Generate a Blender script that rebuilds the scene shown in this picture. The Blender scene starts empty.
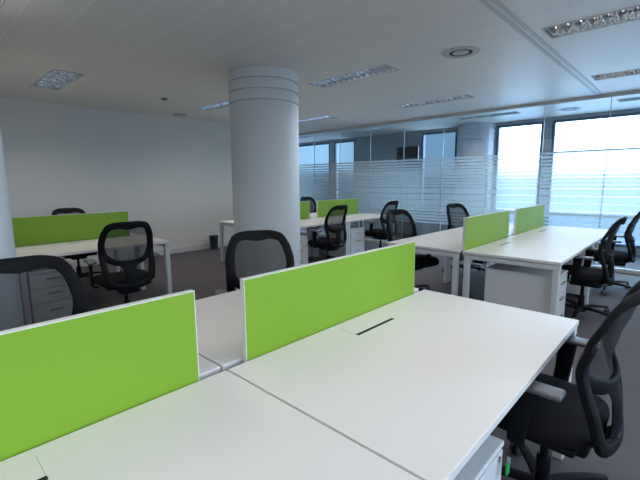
import bpy, bmesh, math, random
from mathutils import Vector, Matrix
random.seed(4)
C = bpy.context.scene.collection
PI = math.pi
R = math.radians
scn = bpy.context.scene

# ------------------------------------------------------------------ materials
def srgb(r, g, b):
    f = lambda c: (c/255/12.92) if c/255 <= .04045 else ((c/255+.055)/1.055)**2.4
    return (f(r), f(g), f(b), 1)

class NT:
    def __init__(s, name):
        s.m = bpy.data.materials.new(name); s.m.use_nodes = True
        s.t = s.m.node_tree; s.n = s.t.nodes; s.l = s.t.links
        s.b = s.n.get('Principled BSDF'); s.out = s.n.get('Material Output')
    def node(s, typ, **kw):
        n = s.n.new(typ)
        for k, v in kw.items(): setattr(n, k, v)
        return n
    def math(s, op, a, b=None):
        n = s.node('ShaderNodeMath', operation=op)
        for i, v in enumerate((a, b)):
            if v is None: continue
            if isinstance(v, (int, float)): n.inputs[i].default_value = v
            else: s.l.new(v, n.inputs[i])
        return n.outputs[0]
    def coord(s, kind='Object'):
        return s.node('ShaderNodeTexCoord').outputs[kind]
    def mixcol(s, fac, c1, c2):
        n = s.node('ShaderNodeMix', data_type='RGBA')
        if isinstance(fac, (int, float)): n.inputs[0].default_value = fac
        else: s.l.new(fac, n.inputs[0])
        for i, c in ((6, c1), (7, c2)):
            if isinstance(c, tuple): n.inputs[i].default_value = c
            else: s.l.new(c, n.inputs[i])
        return n.outputs[2]
    def noise(s, scale, detail=3, vec=None):
        n = s.node('ShaderNodeTexNoise'); n.inputs['Scale'].default_value = scale; n.inputs['Detail'].default_value = detail
        s.l.new(vec if vec is not None else s.coord(), n.inputs['Vector']); return n.outputs[0]

def simple(name, col, rough=.5, metal=0, var=.06, scale=30, bump=0, spec=.5):
    k = NT(name)
    c2 = tuple(x*(1-var) for x in col[:3])+(1,)
    k.l.new(k.mixcol(k.noise(scale), col, c2), k.b.inputs['Base Color'])
    k.b.inputs['Roughness'].default_value = rough; k.b.inputs['Metallic'].default_value = metal
    k.b.inputs['Specular IOR Level'].default_value = spec
    if bump:
        bn = k.node('ShaderNodeBump'); bn.inputs['Strength'].default_value = bump; bn.inputs['Distance'].default_value = .002
        k.l.new(k.noise(scale*6), bn.inputs['Height']); k.l.new(bn.outputs[0], k.b.inputs['Normal'])
    return k.m

M = {}
M['desk'] = simple('white_laminate', (.77, .745, .74, 1), .38, var=.02, scale=8)
M['edge'] = simple('laminate_edge', (.62, .62, .61, 1), .5, var=.02)
M['frame'] = simple('white_powder_coat', (.66, .67, .69, 1), .4, var=.02)
M['pedestal'] = simple('white_cabinet_lacquer', (.70, .71, .73, 1), .4, var=.02)
M['green'] = simple('lime_fabric', (.220, .40, .026, 1), .45, var=.04, scale=180, spec=.32)
M['screenedge'] = simple('pale_screen_edging', (.72, .74, .71, 1), .5, var=.02)
M['blackplastic'] = simple('black_plastic', (.006, .006, .0085, 1), .55, var=.1, spec=.16)
M['seatfabric'] = simple('black_seat_fabric', (.012, .0115, .014, 1), .9, var=.3, scale=220, bump=.3, spec=.12)
M['armpad'] = simple('grey_arm_pad', (.12, .125, .15, 1), .38, var=.05)
M['darkslot'] = simple('dark_slot', (.012, .012, .014, 1), .7)
M['steel'] = simple('brushed_steel', (.45, .46, .48, 1), .35, metal=1, var=.1)
M['castergrey'] = simple('caster_grey', (.05, .05, .055, 1), .5)
M['wall'] = simple('painted_wall', (.74, .72, .695, 1), .85, var=.015, scale=3)
M['wallblue'] = simple('grey_partition_panel', (.36, .40, .44, 1), .7, var=.03, scale=2)
M['column'] = simple('column_paint', (.70, .72, .75, 1), .5, var=.02, scale=3)
M['baseboard'] = simple('baseboard_paint', (.62, .63, .64, 1), .5)
M['alu'] = simple('grey_aluminium', (.62, .63, .63, 1), .4, metal=.3, var=.05)
M['darkframe'] = simple('dark_window_frame', (.10, .14, .19, 1), .5)
M['trim'] = simple('ceiling_trim', (.56, .56, .55, 1), .45, var=.02)
def louvre_mat():   # specular aluminium with a faceted, rippled pressing
    k = NT('louvre_aluminium'); k.b.inputs['Base Color'].default_value = (.70, .71, .74, 1)
    k.b.inputs['Metallic'].default_value = 1; k.b.inputs['Roughness'].default_value = .2
    v = k.node('ShaderNodeTexVoronoi'); v.inputs['Scale'].default_value = 38; k.l.new(k.coord(), v.inputs['Vector'])
    bn = k.node('ShaderNodeBump'); bn.inputs['Strength'].default_value = .6; bn.inputs['Distance'].default_value = .008
    k.l.new(v.outputs['Distance'], bn.inputs['Height']); k.l.new(bn.outputs[0], k.b.inputs['Normal']); return k.m
M['louvre'] = louvre_mat()
M['greenkey'] = simple('green_key_tag', (.01, .35, .07, 1), .4)
M['bin'] = simple('black_bin_plastic', (.03, .03, .033, 1), .5)
M['screenblack'] = simple('black_display', (.008, .009, .012, 1), .25)
M['detector'] = simple('beige_detector_plastic', (.20, .18, .14, 1), .5)
M['vent'] = simple('vent_white', (.55, .55, .55, 1), .5)

def mesh_fabric():
    k = NT('chair_mesh_fabric')
    k.l.new(k.mixcol(k.noise(60), (.024, .024, .027, 1), (.018, .018, .021, 1)), k.b.inputs['Base Color'])
    k.b.inputs['Roughness'].default_value = .8
    k.b.inputs['Specular IOR Level'].default_value = .25
    t = k.node('ShaderNodeBsdfTransparent')
    # open weave: fine round holes in a regular grid
    co = k.coord(); sp = k.node('ShaderNodeSeparateXYZ'); k.l.new(co, sp.inputs[0])
    w = k.math('MULTIPLY', k.math('SINE', k.math('MULTIPLY', sp.outputs[0], 1600)), k.math('SINE', k.math('MULTIPLY', sp.outputs[2], 1600)))
    hole = k.math('ADD', k.math('MULTIPLY', w, .2), .29)
    mx = k.node('ShaderNodeMixShader')
    k.l.new(hole, mx.inputs[0]); k.l.new(k.b.outputs[0], mx.inputs[1]); k.l.new(t.outputs[0], mx.inputs[2])
    k.l.new(mx.outputs[0], k.out.inputs[0]); return k.m
M['mesh'] = mesh_fabric()

def glass(name, tint, refl=1.0):
    k = NT(name)
    t = k.node('ShaderNodeBsdfTransparent'); t.inputs[0].default_value = tint
    g = k.node('ShaderNodeBsdfGlossy'); g.inputs['Roughness'].default_value = .01
    g.inputs['Color'].default_value = (.95, .97, 1, 1)
    ge = k.node('ShaderNodeNewGeometry'); dt = k.node('ShaderNodeVectorMath', operation='DOT_PRODUCT')
    k.l.new(ge.outputs['Incoming'], dt.inputs[0]); k.l.new(ge.outputs['Normal'], dt.inputs[1])
    fr = k.math('ADD', k.math('MULTIPLY', k.math('POWER', k.math('SUBTRACT', 1, k.math('ABSOLUTE', dt.outputs['Value'])), 5), .95), .04)
    mx = k.node('ShaderNodeMixShader')
    k.l.new(k.math('MULTIPLY', fr, refl), mx.inputs[0])
    k.l.new(t.outputs[0], mx.inputs[1]); k.l.new(g.outputs[0], mx.inputs[2])
    k.l.new(mx.outputs[0], k.out.inputs[0]); return k.m
M['glass'] = glass('clear_partition_glass', (.86, .93, .96, 1))
M['tintglass'] = glass('blue_tinted_glass', (.40, .48, .60, 1), .6)
M['winglass'] = glass('window_glass', (.80, .90, .98, 1), .6)

def film():
    # frosted bands: wide bands in the middle, thinning to fine stripes above and below
    k = NT('frosted_stripe_film')
    co = k.coord(); sp = k.node('ShaderNodeSeparateXYZ'); k.l.new(co, sp.inputs[0])
    z = sp.outputs[2]                                  # object z = world height
    ph = k.math('FRACT', k.math('DIVIDE', z, .058))
    u = k.math('ABSOLUTE', k.math('DIVIDE', k.math('SUBTRACT', z, 1.16), .68))   # 0 centre .. 1 ends
    row = k.node('ShaderNodeTexWhiteNoise', noise_dimensions='1D')
    k.l.new(k.math('FLOOR', k.math('DIVIDE', z, .058)), row.inputs['W'])
    wid = k.math('ADD', k.math('SUBTRACT', .93, k.math('MULTIPLY', k.math('POWER', u, 2.5), .42)), k.math('MULTIPLY', k.math('SUBTRACT', row.outputs[0], .5), .22))
    band = k.math('LESS_THAN', ph, wid)
    d = k.node('ShaderNodeBsdfDiffuse'); d.inputs[0].default_value = (.26, .28, .28, 1)
    tl = k.node('ShaderNodeBsdfTranslucent'); tl.inputs[0].default_value = (.50, .51, .50, 1)
    tr = k.node('ShaderNodeBsdfTransparent')
    m1 = k.node('ShaderNodeMixShader'); m1.inputs[0].default_value = .80
    k.l.new(d.outputs[0], m1.inputs[1]); k.l.new(tl.outputs[0], m1.inputs[2])
    m2 = k.node('ShaderNodeMixShader')
    k.l.new(k.math('MULTIPLY', band, .56), m2.inputs[0])
    k.l.new(tr.outputs[0], m2.inputs[1]); k.l.new(m1.outputs[0], m2.inputs[2])
    k.l.new(m2.outputs[0], k.out.inputs[0]); return k.m
M['film'] = film()

def carpet():
    k = NT('carpet_tiles')
    n1 = k.noise(420, 2); n2 = k.noise(3, 2)
    c = k.mixcol(n1, (.070, .062, .067, 1), (.150, .132, .142, 1))
    c = k.mixcol(k.math('MULTIPLY', n2, .35), c, (.045, .044, .05, 1))
    k.l.new(c, k.b.inputs['Base Color']); k.b.inputs['Roughness'].default_value = .78; k.b.inputs['Specular IOR Level'].default_value = .35
    bn = k.node('ShaderNodeBump'); bn.inputs['Strength'].default_value = .4; bn.inputs['Distance'].default_value = .004
    k.l.new(n1, bn.inputs['Height']); k.l.new(bn.outputs[0], k.b.inputs['Normal']); return k.m
M['carpet'] = carpet()

def ceiling_mat():
    k = NT('metal_plank_ceiling')
    co = k.coord(); sp = k.node('ShaderNodeSeparateXYZ'); k.l.new(co, sp.inputs[0])
    fx = k.math('FRACT', k.math('DIVIDE', k.math('ADD', sp.outputs[0], 6.0), .30))
    gx = k.math('LESS_THAN', fx, .055)
    gy = None
    for y in (1.29, 2.53, 3.88, 5.06, -1.31, -2.6):
        g = k.math('LESS_THAN', k.math('ABSOLUTE', k.math('SUBTRACT', sp.outputs[1], y)), .006)
        gy = g if gy is None else k.math('MAXIMUM', gy, g)
    seam = k.math('MAXIMUM', gx, gy)
    col = k.mixcol(seam, (.86, .82, .765, 1), (.93, .90, .85, 1))
    k.l.new(col, k.b.inputs['Base Color']); k.b.inputs['Roughness'].default_value = .42; k.b.inputs['Specular IOR Level'].default_value = .5
    bn = k.node('ShaderNodeBump'); bn.inputs['Strength'].default_value = .3; bn.inputs['Distance'].default_value = .003; bn.invert = True
    k.l.new(seam, bn.inputs['Height']); k.l.new(bn.outputs[0], k.b.inputs['Normal']); return k.m
M['ceiling'] = ceiling_mat()

def emis(name, col, s):
    k = NT(name); k.b.inputs['Base Color'].default_value = (.8, .8, .8, 1)
    k.b.inputs['Emission Color'].default_value = col; k.b.inputs['Emission Strength'].default_value = s; return k.m
M['tube'] = emis('fluorescent_tube', (1, .97, .92, 1), 5.0)

# ------------------------------------------------------------------ mesh helpers
class MB:
    def __init__(s): s.bm = bmesh.new()
    def box(s, x0, x1, y0, y1, z0, z1, bev=0, seg=2, mi=0):
        r = bmesh.ops.create_cube(s.bm, size=1)
        vs = r['verts']
        for v in vs:
            v.co = Vector(((x0+x1)/2+v.co.x*(x1-x0), (y0+y1)/2+v.co.y*(y1-y0), (z0+z1)/2+v.co.z*(z1-z0)))
        fs = {f for v in vs for f in v.link_faces}
        for f in fs: f.material_index = mi
        if bev:
            es = list({e for v in vs for e in v.link_edges})
            bmesh.ops.bevel(s.bm, geom=es, offset=bev, segments=seg, affect='EDGES', profile=.5)
        return s
    def rings(s, rings, closed=True, cap=True, loop=False):
        """connect successive vertex rings"""
        L = [[s.bm.verts.new(p) for p in r] for r in rings]
        n = len(L[0])
        pairs = list(zip(L[:-1], L[1:])) + ([(L[-1], L[0])] if loop else [])
        for a, b in pairs:
            for i in range(n if closed else n-1):
                j = (i+1) % n
                s.bm.faces.new((a[i], a[j], b[j], b[i]))
        if cap and not loop and closed:
            s.bm.faces.new(list(reversed(L[0]))); s.bm.faces.new(L[-1])
        return s
    def tube(s, pts, w, d=None, n=10, loop=False, up=(0, 0, 1)):
        """sweep a superellipse section (w wide, d deep) along pts; w, d floats or lists"""
        pts = [Vector(p) for p in pts]; N = len(pts)
        if d is None: d = w
        W = w if isinstance(w, (list, tuple)) else [w]*N
        D = d if isinstance(d, (list, tuple)) else [d]*N
        rs = []
        for i, p in enumerate(pts):
            a = pts[i-1] if (i > 0 or loop) else p
            b = pts[(i+1) % N] if (i < N-1 or loop) else p
            t = (b-a).normalized()
            u = Vector(up); u = u - t*u.dot(t)
            if u.length < 1e-4: u = Vector((1, 0, 0)) - t*t.x
            u.normalize(); v = t.cross(u)
            ring = []
            for k in range(n):
                th = 2*PI*k/n; c, sn = math.cos(th), math.sin(th)
                e = .75
                ring.append(p + v*(math.copysign(abs(c)**e, c)*W[i]/2) + u*(math.copysign(abs(sn)**e, sn)*D[i]/2))
            rs.append(ring)
        return s.rings(rs, loop=loop)
    def lathe(s, prof, cx=0, cy=0, n=24, axis='z', c=(0, 0, 0)):
        rs = []
        for r, z in prof:
            ring = []
            for k in range(n):
                a = 2*PI*k/n
                if axis == 'z': ring.append((cx+r*math.cos(a), cy+r*math.sin(a), z))
                elif axis == 'x': ring.append((c[0]+z, c[1]+r*math.cos(a), c[2]+r*math.sin(a)))
                else: ring.append((c[0]+r*math.sin(a), c[1]+z, c[2]+r*math.cos(a)))
            rs.append(ring)
        return s.rings(rs)
    def prism(s, poly, axis, a, b):
        """extrude a 2D polygon along an axis from a to b"""
        f = {'x': lambda p, t: (t, p[0], p[1]), 'y': lambda p, t: (p[0], t, p[1]), 'z': lambda p, t: (p[0], p[1], t)}[axis]
        return s.rings([[f(p, a) for p in poly], [f(p, b) for p in poly]])
    def build(s, name, mat, parent=None, smooth=False, loc=None, auto=True):
        bmesh.ops.recalc_face_normals(s.bm, faces=s.bm.faces)
        me = bpy.data.meshes.new(name)
        if smooth:
            for f in s.bm.faces: f.smooth = True
            for e in s.bm.edges:
                if len(e.link_faces) == 2 and e.calc_face_angle(0) > R(38): e.smooth = False
        s.bm.to_mesh(me); s.bm.free()
        for m in (mat if isinstance(mat, (list, tuple)) else [mat]): me.materials.append(m)
        o = bpy.data.objects.new(name, me); C.objects.link(o)
        if parent: o.parent = parent
        if loc: o.location = loc
        return o

def tag(o, label, cat, group=None):
    o['label'] = label; o['category'] = cat
    if group: o['group'] = group
    return o
def empty(name, loc=(0, 0, 0), rz=0):
    o = bpy.data.objects.new(name, None); o.empty_display_size = .1
    C.objects.link(o); o.location = loc; o.rotation_euler = (0, 0, rz); return o
def struct(o): o['kind'] = 'structure'; return o
def kids(o): return [c for c in bpy.data.objects if c.parent is o]
def copy_tree(o, parent=None):
    ch = kids(o)
    c = o.copy(); C.objects.link(c)
    if parent: c.parent = parent
    for k in ch: copy_tree(k, c)
    return c
def spline(pts, per=6, closed=True):
    P = [Vector(p) for p in pts]; n = len(P); out = []
    for i in range(n if closed else n-1):
        if closed: a, b, c, d = P[i-1], P[i], P[(i+1) % n], P[(i+2) % n]
        else: a, b, c, d = P[max(i-1, 0)], P[i], P[i+1], P[min(i+2, n-1)]
        for k in range(per):
            t = k/per
            out.append(.5*((2*b)+(c-a)*t+(2*a-5*b+4*c-d)*t*t+(3*b-a-3*c+d)*t**3))
    if not closed: out.append(P[-1])
    return out

SKY = 14.0
# ------------------------------------------------------------------ dimensions (metres)
H = .7033; ZC = 2.556
WY = 6.06            # left wall
GX = 6.406           # glass partition
OX = 8.2             # outer window wall
XB, YB = -4.2, -3.3  # walls behind the camera
YE = 9.6             # end of the corridor beyond the glass
L, W, GAP = 1.40, .80, .036
CH = 1.3555

# ------------------------------------------------------------------ room
struct(MB().box(XB, OX+.25, YB, YE, -.1, 0).build('floor', M['carpet']))
lights = []   # (x0, x1, y0, y1)
for (x0, x1, y0, y1) in [(2.92, 3.21, 1.33, 2.48), (4.94, 5.23, 1.33, 2.50), (-.385, -.095, 1.33, 2.50),
                         (.55, .86, 3.92, 5.01), (2.80, 3.09, 3.92, 5.01), (4.88, 5.17, 3.92, 5.01),
                         (2.98, 3.29, -1.26, -.115), (5.03, 5.32, -1.26, -.115),
                         (.78, 1.08, -1.26, -.115), (-1.4, -1.1, -1.26, -.115), (-2.4, -2.1, 1.33, 2.50), (-1.7, -1.4, 3.92, 5.01),  # first two here: unseen lights added to brighten the near desks
                         (6.95, 7.24, 1.30, 2.45), (6.95, 7.24, -1.26, -.13), (6.95, 7.24, 3.92, 5.01), (6.95, 7.24, 6.6, 7.75)]:
    lights.append((x0, x1, y0, y1))
def ceiling():
    xs = sorted({XB, OX+.25} | {v for l in lights for v in l[:2]}); ys = sorted({YB, YE} | {v for l in lights for v in l[2:]})
    bm = bmesh.new(); vv = {}
    def V(x, y, z):
        k = (x, y, z)
        if k not in vv: vv[k] = bm.verts.new(k)
        return vv[k]
    for xa, xb in zip(xs[:-1], xs[1:]):
        for ya, yb in zip(ys[:-1], ys[1:]):
            cx, cy = (xa+xb)/2, (ya+yb)/2
            if any(l[0] < cx < l[1] and l[2] < cy < l[3] for l in lights): continue
            bm.faces.new((V(xa, ya, ZC), V(xa, yb, ZC), V(xb, yb, ZC), V(xb, ya, ZC)))
    g = bmesh.ops.extrude_face_region(bm, geom=bm.faces[:])
    for v in [e for e in g['geom'] if isinstance(e, bmesh.types.BMVert)]: v.co.z += .02
    bmesh.ops.recalc_face_normals(bm, faces=bm.faces)
    me = bpy.data.meshes.new('ceiling'); bm.to_mesh(me); bm.free(); me.materials.append(M['ceiling'])
    o = bpy.data.objects.new('ceiling', me); C.objects.link(o); return struct(o)
ceiling()
# wide ceiling trim rails running along the planks' ends
struct(MB().box(XB, GX-.03, -.055, -.022, ZC-.006, ZC).box(XB, GX-.03, .008, .04, ZC-.006, ZC).build('trim_1', M['trim']))

struct(MB().box(XB, 6.12, WY, WY+.12, 0, ZC).build('wall_left', M['wall']))
struct(MB().box(XB, 6.12, WY-.015, WY, 0, .105, .003).build('baseboard_left', M['baseboard']))
struct(MB().box(XB-.12, XB, YB-.12, WY+.12, 0, ZC).build('wall_back', M['wall']))
wn = MB(); nwins = [(-3.6, -1.2, .85, 2.4), (-.9, 1.5, .85, 2.4), (1.8, 4.2, .85, 2.4)]
xs_ = XB-.12
for a, b, z0, z1 in nwins:
    wn.box(xs_, a, YB-.12, YB, 0, ZC); wn.box(a, b, YB-.12, YB, 0, z0); wn.box(a, b, YB-.12, YB, z1, ZC); xs_ = b
wn.box(xs_, OX+.25, YB-.12, YB, 0, ZC)
struct(wn.build('wall_near', M['wall']))
for i, (a, b, z0, z1) in enumerate(nwins):
    t = .05; f = MB()
    f.box(a, a+t, YB-.09, YB-.03, z0, z1).box(b-t, b, YB-.09, YB-.03, z0, z1).box(a+t, b-t, YB-.09, YB-.03, z0, z0+t).box(a+t, b-t, YB-.09, YB-.03, z1-t, z1)
    w_ = struct(f.build('window_%d' % (i+6), M['alu']))
    MB().box(a+t, b-t, YB-.062, YB-.056, z0+t, z1-t).build('pane', M['winglass'], w_)
    lt = bpy.data.lights.new('window_portal', 'AREA'); lt.shape = 'RECTANGLE'; lt.size = b-a; lt.size_y = z1-z0
    lt.cycles.is_portal = True
    lo = bpy.data.objects.new('window_portal', lt); C.objects.link(lo)
    lo.location = ((a+b)/2, YB-.14, (z0+z1)/2); lo.rotation_euler = (R(90), 0, 0)
struct(MB().box(6.0, OX+.25, YE, YE+.12, 0, ZC).box(6.0, 6.12, WY+.12, YE, 0, ZC).build('wall_end', M['wallblue']))

# glass partition: aluminium head and base rails, panes with frosted bands
wg = struct(MB().box(GX-.03, GX+.03, YB, YE, ZC-.05, ZC, .003).box(GX-.025, GX+.025, YB, YE, 0, .06, .003).build('wall_right', M['alu']))
edges = [YB, -1.83, -.99, -.15, .70, 1.55, 2.39, 3.235, 4.07, 4.92, 5.76, 6.60, 7.44, 8.28, 9.12, YE]
for a, b in zip(edges[:-1], edges[1:]):
    p = MB().box(GX-.005, GX+.005, a+.002, b-.002, .06, ZC-.05).build('glass_pane', M['glass'], wg)
    MB().box(GX-.0075, GX-.0055, a+.004, b-.004, .50, 1.80).build('frosted_film', M['film'], p)
    if a > YB: MB().box(GX-.007, GX+.007, a-.004, a+.004, .06, ZC-.05).build('joint_strip', M['alu'], wg)

# outer wall with its windows
wo = MB()
wins = [(-2.9, 1.02, .12, 2.50), (1.17, 2.08, .12, 2.50), (2.95, 3.86, .66, 2.50), (5.93, 6.70, .3, 2.50), (6.88, 8.6, .78, 2.50)]
ys = YB
for a, b, z0, z1 in wins:
    if a > ys: wo.box(OX, OX+.2, ys, a, 0, ZC)
    wo.box(OX, OX+.2, a, b, 0, z0); wo.box(OX, OX+.2, a, b, z1, ZC); ys = b
wo.box(OX, OX+.2, ys, YE, 0, ZC)
struct(wo.build('wall_outer', M['wallblue']))
for i, (a, b, z0, z1) in enumerate(wins):
    f = MB()
    t = .05
    f.box(OX+.02, OX+.09, a, a+t, z0, z1); f.box(OX+.02, OX+.09, b-t, b, z0, z1)
    f.box(OX+.02, OX+.09, a+t, b-t, z0, z0+t); f.box(OX+.02, OX+.09, a+t, b-t, z1-t, z1)
    if i == 0: f.box(OX+.03, OX+.08, a+t, b-t, 1.87, 1.90)
    w = struct(f.build('window_%d' % (i+1), M['darkframe']))
    if i < 2:      # full height windows: transom, lower lights with a tint added to dim the ground
        MB().box(OX+.02, OX+.09, a+t, b-t, .64, .70).build('transom', M['darkframe'], w)
        MB().box(OX+.05, OX+.056, a+t, b-t, z0+t, .64).build('tinted_pane', M['tintglass'], w)
    MB().box(OX+.05, OX+.056, a+t, b-t, .70 if i < 2 else z0+t, z1-t).build('pane', M['winglass'], w)
    lt = bpy.data.lights.new('window_portal', 'AREA'); lt.shape = 'RECTANGLE'; lt.size = z1-z0; lt.size_y = b-a
    lt.cycles.is_portal = True
    lo = bpy.data.objects.new('window_portal', lt); C.objects.link(lo)
    lo.location = (OX+.15, (a+b)/2, (z0+z1)/2); lo.rotation_euler = (0, R(90), 0)   # faces -X, into the building

# columns
def column(cx, cy, label, grooves=True):
    r = .393
    prof = [(r, 0.0)]
    if grooves:
        for zg in (2.215, 2.33, 2.44):
            prof += [(r, zg-.010), (r-.022, zg-.009), (r-.022, zg+.009), (r, zg+.010)]
    prof += [(r, ZC-.012), (r-.008, ZC-.004), (r-.008, ZC)]
    o = MB().lathe(prof, 0, 0, 96).build('column', M['column'], smooth=True, loc=(cx, cy, 0))
    return tag(o, label, 'column', 'round structural columns')
column(2.276, 2.56, 'thick round white column standing in the middle of the office, grooved near its top')
column(-.561, 2.56, 'pale round column cut off by the left edge of the picture')
column(OX, 2.50, 'round grey column seen beyond the glass partition between two windows')

# ------------------------------------------------------------------ ceiling fixtures
def louvre_light(x0, x1, y0, y1, label):
    cx, cy = (x0+x1)/2, (y0+y1)/2; hx, hy = (x1-x0)/2, (y1-y0)/2
    root = empty('ceiling_light', (cx, cy, ZC))
    tag(root, label, 'ceiling light', 'louvred strip lights in the ceiling')
    t = .004; z = .11
    h = MB()
    h.box(-hx, hx, -hy, hy, z, z+t); h.box(-hx, -hx+t, -hy, hy, 0, z); h.box(hx-t, hx, -hy, hy, 0, z)
    h.box(-hx+t, hx-t, -hy, -hy+t, 0, z); h.box(-hx+t, hx-t, hy-t, hy, 0, z)
    h.build('housing', M['vent'], root)
    rim = MB(); b = .012
    rim.box(-hx-.002, -hx+b, -hy, hy, -.004, .002); rim.box(hx-b, hx+.002, -hy, hy, -.004, .002)
    rim.box(-hx+b, hx-b, -hy-.002, -hy+b, -.004, .002); rim.box(-hx+b, hx-b, hy-b, hy+.002, -.004, .002)
    rim.build('rim', M['vent'], root)
    lv = MB(); n = 13
    for k in range(n):
        y = -hy+.03+(2*hy-.06)*k/(n-1)
        lv.prism([(y-.012, .058), (y+.012, .058), (y+.0015, .004), (y-.0015, .004)], 'x', -hx+.014, hx-.014)
    for s in (-1, 1):   # parabolic side reflectors
        lv.prism([(s*(hx-.014), .004), (s*(hx-.03), .05), (s*(hx-.06), .085), (s*(hx-.055), .088), (s*(hx-.022), .05), (s*(hx-.010), .004)], 'y', -hy+.014, hy-.014)
    lv.build('louvre', M['louvre'], root)
    for s in (-1, 1):
        MB().lathe([(.008, -hy+.02), (.008, hy-.02)], n=10, axis='y', c=(s*.07, 0, .088)).build('tube', M['tube'], root, smooth=True)
    lt = bpy.data.lights.new('lamp_light', 'AREA'); lt.shape = 'RECTANGLE'; lt.size = 2*hx-.03; lt.size_y = 2*hy-.03
    lt.energy = LAMP; lt.color = (1.0, .93, .84); lt.spread = R(130)
    lo = bpy.data.objects.new('lamp_light', lt); C.objects.link(lo); lo.parent = root; lo.location = (0, 0, -.006)
    return root
LAMP = 8
LL = ['louvred strip light beyond the round grooved column, just left of the air diffuser', 'louvred strip light near the glass, behind the air diffuser', 'louvred strip light at the top left corner of the picture',
      'louvred light near the left wall, leftmost in the ceiling', 'louvred light just left of the grooved column top', 'small distant louvred light just right of the grooved column',
      'large louvred strip light at the top right, nearest the camera', 'short louvred light on the right edge, just inside the glass partition',
      'unseen louvred light added above the near bench to brighten its desks', 'unseen louvred light added behind the camera to brighten the near desks', 'louvred light far left out of frame', 'louvred light at the left wall out of frame',
      'louvred light behind the glass, in front of the grey column', 'louvred light behind the glass at the right edge of the picture',
      'louvred light behind the glass above the black wall display', 'louvred light behind the glass at the far end of the corridor']
for l, lab in zip(lights, LL): louvre_light(*l, lab)

def diffuser(x, y, r, label):
    root = empty('air_diffuser', (x, y, ZC)); tag(root, label, 'air vent', 'round ceiling air diffusers')
    MB().lathe([(r*.62, -.001), (r*.66, -.010), (r*.97, -.010), (r, -.002), (r, 0.0), (r*.62, .0)], n=48).build('outer_ring', M['vent'], root, smooth=True)
    MB().lathe([(.001, -.006), (r*.62, -.006), (r*.62, -.001), (.001, -.001)], n=40).build('dark_throat', M['darkslot'], root, smooth=True)
    MB().lathe([(.001, -.012), (r*.30, -.012), (r*.44, -.008), (r*.44, -.005), (.001, -.005)], n=40).build('centre_plate', M['vent'], root, smooth=True)

diffuser(3.084, .60, .17, 'round white air diffuser in the ceiling above the second bench')
diffuser(7.40, .57, .17, 'round air diffuser in the corridor ceiling behind the glass')
diffuser(2.89, 5.70, .13, 'flat round air diffuser close to the left wall')
tag(MB().lathe([(.045, 0), (.045, -.010), (.030, -.022), (.001, -.025)], n=24).build('smoke_detector', M['detector'], smooth=True, loc=(2.07, 4.57, ZC)), 'small brownish smoke detector on the ceiling left of the grooved column', 'smoke detector')

# ------------------------------------------------------------------ desks
def n_leg(mb, x, y): mb.box(x-.024, x+.024, y-.024, y+.024, 0.0, H-.070, .004)
def make_desk():
    """origin at the middle of the desk's inner long edge on the floor; the sitter is on -Y"""
    r = empty('office_desk')
    MB().box(-L/2+.004, L/2-.004, -W, 0, H-.025, H, .002).build('tabletop', M['desk'], r)
    for x in (-L/2+.030, L/2-.030):
        for y in (-W+.032, -.036):
            b = MB(); n_leg(b, x, y); b.build('leg', M['frame'], r)
        MB().box(x-.024, x+.024, -W+.004, -.008, H-.070, H-.032, .004).build('crossbar', M['frame'], r)
    bm = MB()
    for y in (-.36, -.16): bm.box(-L/2+.062, L/2-.062, y-.02, y+.02, H-.066, H-.025, .003)
    bm.build('beam', M['frame'], r)
    t = MB(); t.box(-.55, .55, -.135, -.04, .575, .58); t.box(-.55, .55, -.14, -.135, .575, .64); t.box(-.55, .55, -.04, -.035, .575, .64)
    for x in (-.5, 0, .5): t.box(x-.012, x+.012, -.145, -.14, .60, H-.025)
    t.build('cable_tray', M['steel'], r)
    hx = -.005
    h = MB().box(hx-.137, hx+.137, -.132, -.042, H, H+.0012).build('cable_hatch', M['desk'], r)
    s = MB().box(hx-.139, hx+.139, -.152, -.136, H, H+.0010).build('cable_slot', M['darkslot'], r)
    MB().box(hx-.139, hx-.1375, -.132, -.042, H, H+.0008).box(hx+.1375, hx+.139, -.132, -.042, H, H+.0008).build('hatch_seam', M['alu'], h)
    return r
desk0 = make_desk(); first_desk = [desk0]
def desk(x, y, rz, label, group):
    d = first_desk.pop() if first_desk else copy_tree(desk0)
    d.location = (x, y, 0); d.rotation_euler = (0, 0, rz); d['label'] = label; d['category'] = 'desk'; d['group'] = group
    return d
def make_screen():
    r = empty('privacy_screen'); hh = .304; l = 1.198
    MB().box(-l/2+.003, l/2-.003, -.0125, .0125, -.045, hh-.003, .001).build('fabric_panel', M['green'], r)
    e = MB()
    e.box(-l/2, l/2, -.0115, .0115, hh-.003, hh); e.box(-l/2, -l/2+.003, -.0115, .0115, -.045, hh-.003); e.box(l/2-.003, l/2, -.0115, .0115, -.045, hh-.003)
    e.build('edging', M['screenedge'], r)
    for x in (-.36, .36):
        MB().box(x-.03, x+.03, -.034, .034, -.056, -.046).box(x-.02, x+.02, -.034, -.030, -.046, -.029).box(x-.02, x+.02, .030, .034, -.046, -.029).build('clamp', M['frame'], r)
    return r
scr0 = make_screen(); first_scr = [scr0]
def screen(x, y, label):
    d = first_scr.pop() if first_scr else copy_tree(scr0)
    d.location = (x, y, H+.002); tag(d, label, 'desk screen', 'lime green desk screens'); return d
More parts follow.
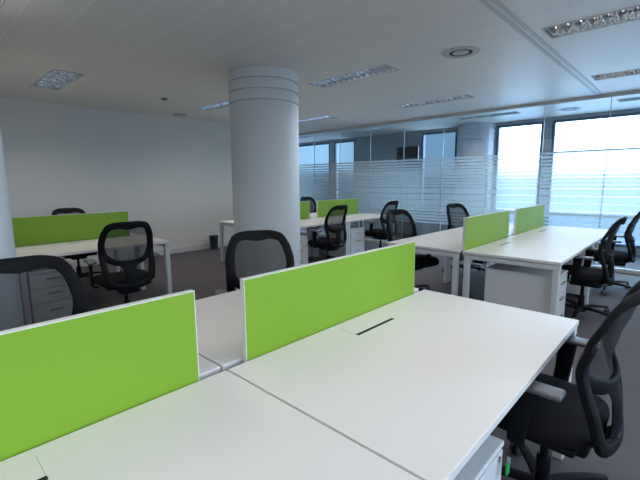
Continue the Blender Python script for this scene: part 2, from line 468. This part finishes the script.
# benches: (junction x of the front row, screen plane y, names)
def bench(xj, y, labs, skip=()):
    """front desks at y - , back desks at y + ; xj = list of desk centres"""
    for x, (lf, lb) in zip(xj, labs):
        if lf: desk(x, y-.0185, 0, lf, 'white bench desks')
        if lb: desk(x-(.04 if 'to the left of the grooved' in lb else 0), y+.0185, PI, lb, 'white bench desks')
YN = .0125; XN = 0
bench([-.70, .70], YN, [('white bench desk at the bottom left corner, in front of the nearest green screen', 'white bench desk behind the nearest green screen at left'),
                       ('big white bench desk in the foreground with a black cable slot', 'white bench desk behind the long foreground green screen, beside the grooved column')])
Y2 = .394; X2 = 2.81
bench([X2+.70, X2+2.10], Y2, [('white bench desk at right with a drawer unit under its near end', 'white bench desk left of the near green screen of the right bench'),
                              ('white bench desk at right farther from the camera, up against the glass', 'white bench desk at the far end of the right bench, behind the far green screen')])
Y3 = 3.812; X3 = 4.3485
bench([X3-.70, X3+.70], Y3, [('white bench desk right behind the grooved column with a chair drawn up', 'far white desk showing to the left of the grooved column'),
                             ('white bench desk near the glass at the back of the office', 'white bench desk behind the distant green screens by the glass')])
Y4 = 3.948; X4 = 1.326
bench([X4-.70, X4-2.10], Y4, [('white bench desk at left behind the foreground screens, chair in front of it', 'white bench desk on the wall side of the left green screen'),
                              ('white bench desk hidden behind the pale column at left', 'white bench desk on the wall side behind the pale column')])
so = .098
screen(-.103-.599, YN, 'nearest green desk screen, cut off by the left edge of the picture')
screen(.089+.599, YN, 'long green desk screen in the middle of the foreground')
screen(X2+.055+.599, Y2, 'nearer green screen of the bench at right')
screen(X2+L+.094+.599, Y2, 'farther pale green screen of the bench at right, close to the glass')
screen(X3-.103-.599, Y3, 'short visible piece of green screen right behind the grooved column')
screen(X3+.094+.60, Y3, 'distant green screen in front of the glass at the back')
screen(X4-.125-.599, Y4, 'green desk screen in front of the left wall')
screen(X4-L-.10-.599, Y4, 'green desk screen hidden behind the pale column at left')

# ------------------------------------------------------------------ drawer pedestals
def make_ped(w=.38, d=.58, h=.555):
    """origin under the middle of the front face; front faces -Y"""
    r = empty('drawer_pedestal')
    b = MB(); b.box(-w/2, w/2, .018, d, .045, h-.018, .003); b.box(-w/2, w/2, -.002, d, h-.0175, h, .003); b.build('body', M['pedestal'], r)
    z = .055
    for k, hh in enumerate((.20, .14, .135)):
        dr = MB().box(-w/2+.002, w/2-.002, 0, .0175, z, z+hh-.005, .002).build('drawer', M['pedestal'], r)
        hm = MB(); zc = z+hh*.62
        hm.box(-.055, .055, -.018, -.010, zc-.008, zc+.008, .003); hm.box(-.055, -.045, -.012, 0, zc-.006, zc+.006); hm.box(.045, .055, -.012, 0, zc-.006, zc+.006)
        hm.build('handle', M['steel'], dr)
        z += hh
    MB().lathe([(.009, -.004), (.009, 0)], n=16, axis='y', c=(w/2-.035, 0, h-.045)).build('lock', M['steel'], r)
    for sx in (-1, 1):
        for yy in (.07, d-.05):
            MB().lathe([(.021, -.012), (.021, .012)], n=14, axis='x', c=(sx*(w/2-.05), yy, .022)).build('caster', M['blackplastic'], r)
    return r
ped0 = make_ped(); first_ped = [ped0]
def ped(x, y, label, rz=0):
    d = first_ped.pop() if first_ped else copy_tree(ped0)
    d.location = (x, y, 0); d.rotation_euler = (0, 0, rz); tag(d, label, 'drawer unit', 'white drawer pedestals under the desks'); return d
ped(.292, -.785, 'white drawer unit at the bottom edge under the foreground desk')
ped(3.10, -.385, 'white drawer unit under the near end of the right bench, plain side showing')
ped(4.69, -.33, 'white drawer unit behind the right bench chairs, under the farther desk')
ped(3.23, 3.02, 'white drawer unit right against the grooved column, under the back bench')
ped(4.62, 3.01, 'white drawer unit with three drawers between two chairs at the back bench')
ped(.19, 3.17, 'grey looking drawer unit seen through the mesh of the left foreground chair')
def key_tag(x, y, z, label):
    r = empty('key_tag', (x, y, z)); tag(r, label, 'key tag', 'green key tags hanging from locks')
    MB().box(-.012, .012, -.006, .0, -.052, -.012, .003).build('tag', M['greenkey'], r)
    MB().box(-.0015, .0015, -.010, 0.0, -.014, .006).build('key', M['steel'], r)
key_tag(.292+.168, -.785-.02, .515, 'bright green key tag hanging at the bottom edge drawer unit')
key_tag(3.10+.168, -.385-.02, .515, 'bright green key tag on the right bench drawer unit beside a chair')

# ------------------------------------------------------------------ chairs
BACKP = [(.40, -.215), (.46, -.228), (.55, -.222), (.63, -.202), (.70, -.190), (.80, -.212), (.90, -.245), (1.02, -.290)]
def yb(z, x=0):   # back surface: lumbar bulge, recline, sides wrapped forward
    z = min(max(z, .40), 1.02)
    for (za, ya), (zb, yb_) in zip(BACKP[:-1], BACKP[1:]):
        if za <= z <= zb:
            t = (z-za)/(zb-za); t = t*t*(3-2*t)*.5+t*.5
            return ya+(yb_-ya)*t + 1.25*x*x
RING = [(0, 1.014), (.10, 1.012), (.172, .990), (.210, .935), (.231, .87), (.240, .80), (.234, .74), (.212, .68), (.165, .630), (.09, .601), (0, .592)]
def make_chair():
    r = empty('office_chair')
    # --- seat cushion
    rings = []
    prof = [(.0, .402), (.86, .402), (.97, .418), (1.0, .437), (.985, .455), (.93, .468), (.75, .476), (0.0, .478)]
    n = 40
    for f, z in prof:
        ring = []
        for k in range(n):
            a = 2*PI*k/n; c, s = math.cos(a), math.sin(a); e = .55
            x = math.copysign(abs(c)**e, c)*.245*max(f, .02); y = math.copysign(abs(s)**e, s)*.235*max(f, .02)
            wx = 1-.10*max(0, -y/.235)                      # a little narrower at the back
            dz = -.035*max(0, (y-.13)/.10)**2 if f > 0 else 0  # waterfall front edge
            ring.append((x*wx, y+.04, z+dz*(1 if z > .43 else .4)))
        rings.append(ring)
    MB().rings(rings).build('seat', M['seatfabric'], r, smooth=True)
    pan = MB(); pan.box(-.19, .19, -.14, .20, .372, .404, .012); pan.box(-.09, .09, -.16, .10, .325, .374, .015)
    pan.build('seat_mechanism', M['blackplastic'], r, smooth=True)
    MB().tube([(.08, .02, .35), (.20, .03, .352), (.27, .04, .347)], .012, .012, n=8).build('tilt_lever', M['blackplastic'], r, smooth=True)
    # --- backrest frame ring
    half = RING
    outl = half + [(-x, z) for x, z in reversed(half[1:-1])]
    o2 = spline([(x, 0, z) for x, z in outl], 6)
    pts, wd = [], []
    for k_, p_ in enumerate(o2):
        tg = (o2[(k_+1) % len(o2)]-o2[k_-1]).normalized(); nin = Vector((tg.z, 0, -tg.x))
        if nin.dot(Vector((0, 0, .80))-p_) < 0: nin = -nin
        top = max(0, (p_.z-.945)/.07); wv = .058+top*(.016*max(0, 1-abs(p_.x)/.09)+.006)
        q_ = p_+nin*(wv/2); wd.append(wv); pts.append(Vector((q_.x, yb(q_.z, q_.x), q_.z)))
    nrm = Vector((0, -1, -.3)).normalized()
    MB().tube(pts, wd, .026, n=12, loop=True, up=tuple(nrm)).build('back_frame', M['blackplastic'], r, smooth=True)
    # mesh stretched inside the ring
    m = MB(); N = 12; rows = []
    zs = [.615+(.985-.615)*i/16 for i in range(17)]
    def halfw(z):
        pr = sorted(half, key=lambda q: q[1])
        for (xa, za), (xb, zb) in zip(pr[:-1], pr[1:]):
            if za <= z <= zb: return xa+(xb-xa)*(z-za)/max(1e-6, zb-za)
        return .02
    for z in zs:
        hw = max(.02, halfw(z)-.024); rows.append([(hw*(-1+2*i/N), yb(z, hw*(-1+2*i/N))+.004, z) for i in range(N+1)])
    m.rings(rows, closed=False, cap=False)
    m.build('back_mesh', M['mesh'], r, smooth=True)
    # U shaped lower frame and the central spine with an opening at each side
    hl = [(.212, .80), (.214, .72), (.210, .64), (.199, .56), (.182, .49), (.150, .435), (.09, .412)]
    up_ = [(x, z) for x, z in hl] + [(0, .408)] + [(-x, z) for x, z in reversed(hl)]
    st = spline([(x, yb(z, x)-(.014 if z < .66 else .006), z) for x, z in up_], 4, False)
    MB().tube(st, [.056-.004*max(0, min(1, (p_.z-.50)/.14)) for p_ in st], .034, n=12, up=(0, -1, -.1)).build('lower_frame', M['blackplastic'], r, smooth=True)
    sp = MB(); rows = []
    for z, w in ((.625, .19), (.60, .150), (.565, .115), (.53, .100), (.48, .104), (.43, .15)):
        y = yb(z)-.006
        rows.append([(-w/2, y+.010, z), (-w*.3, y-.004, z), (0, y-.008, z), (w*.3, y-.004, z), (w/2, y+.010, z), (w*.3, y+.018, z), (0, y+.014, z), (-w*.3, y+.018, z)])
    sp.rings(rows).build('back_spine', M['blackplastic'], r, smooth=True)
    MB().tube([(0, -.225, .415), (0, -.17, .385), (0, -.08, .36)], [.16, .15, .13], [.04, .035, .03], n=10, up=(0, 0, 1)).build('back_bracket', M['blackplastic'], r, smooth=True)
    # --- arms
    for s in (-1, 1):
        a = MB()
        a.tube([(s*.17, .03, .388), (s*.25, .03, .388), (s*.275, .03, .41), (s*.280, .02, .50), (s*.280, .01, .632)], [.06, .06, .062, .066, .075], [.022, .022, .026, .028, .028], n=10, up=(0, 0, 1) if False else (s, 0, .001))
        post = a.build('armrest', M['blackplastic'], r, smooth=True)
        MB().box(s*.280-.036, s*.280+.036, -.112, .130, .630, .652, .009, 3).build('arm_pad', M['armpad'], post, smooth=True)
    # --- gas lift and star base
    MB().lathe([(.014, .33), (.016, .335), (.016, .22), (.027, .215), (.027, .09), (.03, .06)], n=20).build('gas_lift', M['blackplastic'], r, smooth=True)
    MB().lathe([(.001, .115), (.042, .11), (.05, .09), (.05, .06), (.001, .055)], n=24).build('base_hub', M['blackplastic'], r, smooth=True)
    for k in range(5):
        a = R(90+18)+k*2*PI/5; c, s = math.cos(a), math.sin(a)
        P = [(c*d_, s*d_, z_) for d_, z_ in ((.03, .092), (.12, .098), (.22, .090), (.305, .074))]
        leg = MB().tube(P, [.052, .046, .040, .032], [.036, .032, .026, .022], n=10).build('leg', M['blackplastic'], r, smooth=True)
        cx, cy = c*.31, s*.31
        w = MB(); q = Matrix.Rotation(a+R(35), 4, 'Z')
        for o in (-.016, .016):
            w.lathe([(.001, -.009), (.022, -.009), (.028, -.005), (.028, .005), (.022, .009), (.001, .009)], n=16, axis='x', c=(o, 0, .028))
        w.box(-.006, .006, -.018, .012, .03, .07, .003)
        w.bm.transform(Matrix.Translation((cx, cy, 0)) @ q)
        w.build('caster', M['castergrey'], leg, smooth=True)
    return r
ch0 = make_chair(); first_ch = [ch0]
def chair(x, y, deg, label):
    d = first_ch.pop() if first_ch else copy_tree(ch0)
    d.location = (x, y, 0); d.rotation_euler = (0, 0, R(deg)); tag(d, label, 'office chair', 'black mesh office chairs'); return d
chair(1.0, -.79, -2, 'black mesh office chair in the right foreground, pushed half under the big desk')
chair(3.82, -.42, 0, 'black mesh office chair beside the right bench, its grey armrest over the drawers')
chair(5.16, -.46, 2, 'black mesh office chair farthest right, by the glass, behind a similar chair')
chair(.87, .86, 152, 'black mesh chair back rising above the long foreground screen, against the grooved column')
chair(-.385, .87, 178, 'black mesh chair back cut off by the left edge, drawers showing through it')
chair(.69, 2.80, -6, 'black mesh chair with rounded back at the left bench, seen from behind')
chair(.88, 4.98, 180, 'chair whose rim alone shows above the left green screen')
chair(3.68, 2.86, 2, 'black mesh chair at the back bench just right of the grooved column')
chair(3.32, 1.20, 170, 'black mesh chair with open see-through back at the near left desk of the right bench')
chair(5.14, 2.90, 2, 'black mesh chair at the back bench by the glass, partly behind another chair back')
chair(4.90, 1.22, 165, 'black mesh chair between the right bench and the glass, left of the green screen')
chair(5.55, 4.95, 180, 'black chair behind the distant green screens, seen through the gap between them')

# ------------------------------------------------------------------ small things
def waste_bin(x, y):
    r = empty('waste_bin', (x, y, 0)); tag(r, 'small black waste bin on the carpet against the left wall', 'waste bin')
    MB().lathe([(.001, .004), (.070, .0), (.088, .265), (.090, .27), (.084, .27), (.066, .01), (.001, .012)], n=28).build('bucket', M['bin'], r, smooth=True)
    MB().lathe([(.088, .265), (.094, .268), (.094, .278), (.084, .278), (.084, .268)], n=28).build('rim', M['bin'], r, smooth=True)
waste_bin(3.58, 5.90)
def wall_display(x, y, z):
    r = empty('wall_display', (x, y, z)); tag(r, 'black display on a wall bracket seen through the glass partition', 'display')
    MB().box(-.025, .025, -.30, .30, -.18, .18, .008).build('panel', M['screenblack'], r)
    MB().box(.025, .20, -.05, .05, -.06, .06).build('bracket', M['darkframe'], r)
wall_display(7.98, 4.10, 2.0)

# ------------------------------------------------------------------ light outside
w = bpy.data.worlds.new('sky'); scn.world = w; w.use_nodes = True
wt = w.node_tree; bg = wt.nodes['Background']
wc = wt.nodes.new('ShaderNodeTexCoord'); wsx = wt.nodes.new('ShaderNodeSeparateXYZ'); wt.links.new(wc.outputs['Generated'], wsx.inputs[0])
def wramp(sock, stops):
    r = wt.nodes.new('ShaderNodeValToRGB'); wt.links.new(sock, r.inputs[0])
    r.color_ramp.elements[0].position = stops[0][0]; r.color_ramp.elements[0].color = stops[0][1]
    r.color_ramp.elements[1].position = stops[1][0]; r.color_ramp.elements[1].color = stops[1][1]
    for p_, c_ in stops[2:]:
        e_ = r.color_ramp.elements.new(p_); e_.color = c_
    return r.outputs[0]
# overcast sky: brighter on the open side, darker towards +Y, dim ground below the horizon
side = wramp(wsx.outputs[1], [(.30, (1, 1, 1, 1)), (.37, (.029, .037, .043, 1)), (.56, (.032, .040, .046, 1)), (.68, (.064, .075, .082, 1))])
wm = wt.nodes.new('ShaderNodeMix'); wm.data_type = 'RGBA'; wm.blend_type = 'MULTIPLY'; wm.inputs[0].default_value = 1
open_ = wramp(wsx.outputs[0], [(.20, (.30, .275, .26, 1)), (.60, (.80, .90, 1.0, 1))])
wt.links.new(side, wm.inputs[6]); wt.links.new(open_, wm.inputs[7])
low = wramp(wsx.outputs[2], [(0.0, (.28, .30, .33, 1)), (.03, (1, 1, 1, 1))])
wg_ = wt.nodes.new('ShaderNodeMix'); wg_.data_type = 'RGBA'; wg_.blend_type = 'MULTIPLY'; wg_.inputs[0].default_value = 1
wt.links.new(wm.outputs[2], wg_.inputs[6]); wt.links.new(low, wg_.inputs[7])
wt.links.new(wg_.outputs[2], bg.inputs[0]); bg.inputs[1].default_value = SKY

# ------------------------------------------------------------------ camera
cam = bpy.data.cameras.new('camera'); co = bpy.data.objects.new('camera', cam); C.objects.link(co)
cam.sensor_width = 36; cam.lens = 395.35/640*36; cam.clip_start = .02
a, p, rl = R(43.404), R(8.4529), R(-.4464)
F = Vector((math.cos(a)*math.cos(p), math.sin(a)*math.cos(p), -math.sin(p)))
Rt = Vector((math.sin(a), -math.cos(a), 0)); U = Rt.cross(F)
Rt, U = Rt*math.cos(rl)+U*math.sin(rl), U*math.cos(rl)-Rt*math.sin(rl)
co.matrix_world = Matrix(((Rt.x, U.x, -F.x, -.7241), (Rt.y, U.y, -F.y, -1.1457), (Rt.z, U.z, -F.z, CH), (0, 0, 0, 1)))
scn.camera = co
vs = scn.view_settings; vs.view_transform = 'Standard'; vs.look = 'None'; vs.gamma = 1; vs.exposure = .05; vs.use_curve_mapping = False
scn.cycles.use_denoising = True
scn.cycles.max_bounces = 10; scn.cycles.transparent_max_bounces = 16; scn.cycles.sample_clamp_indirect = 6
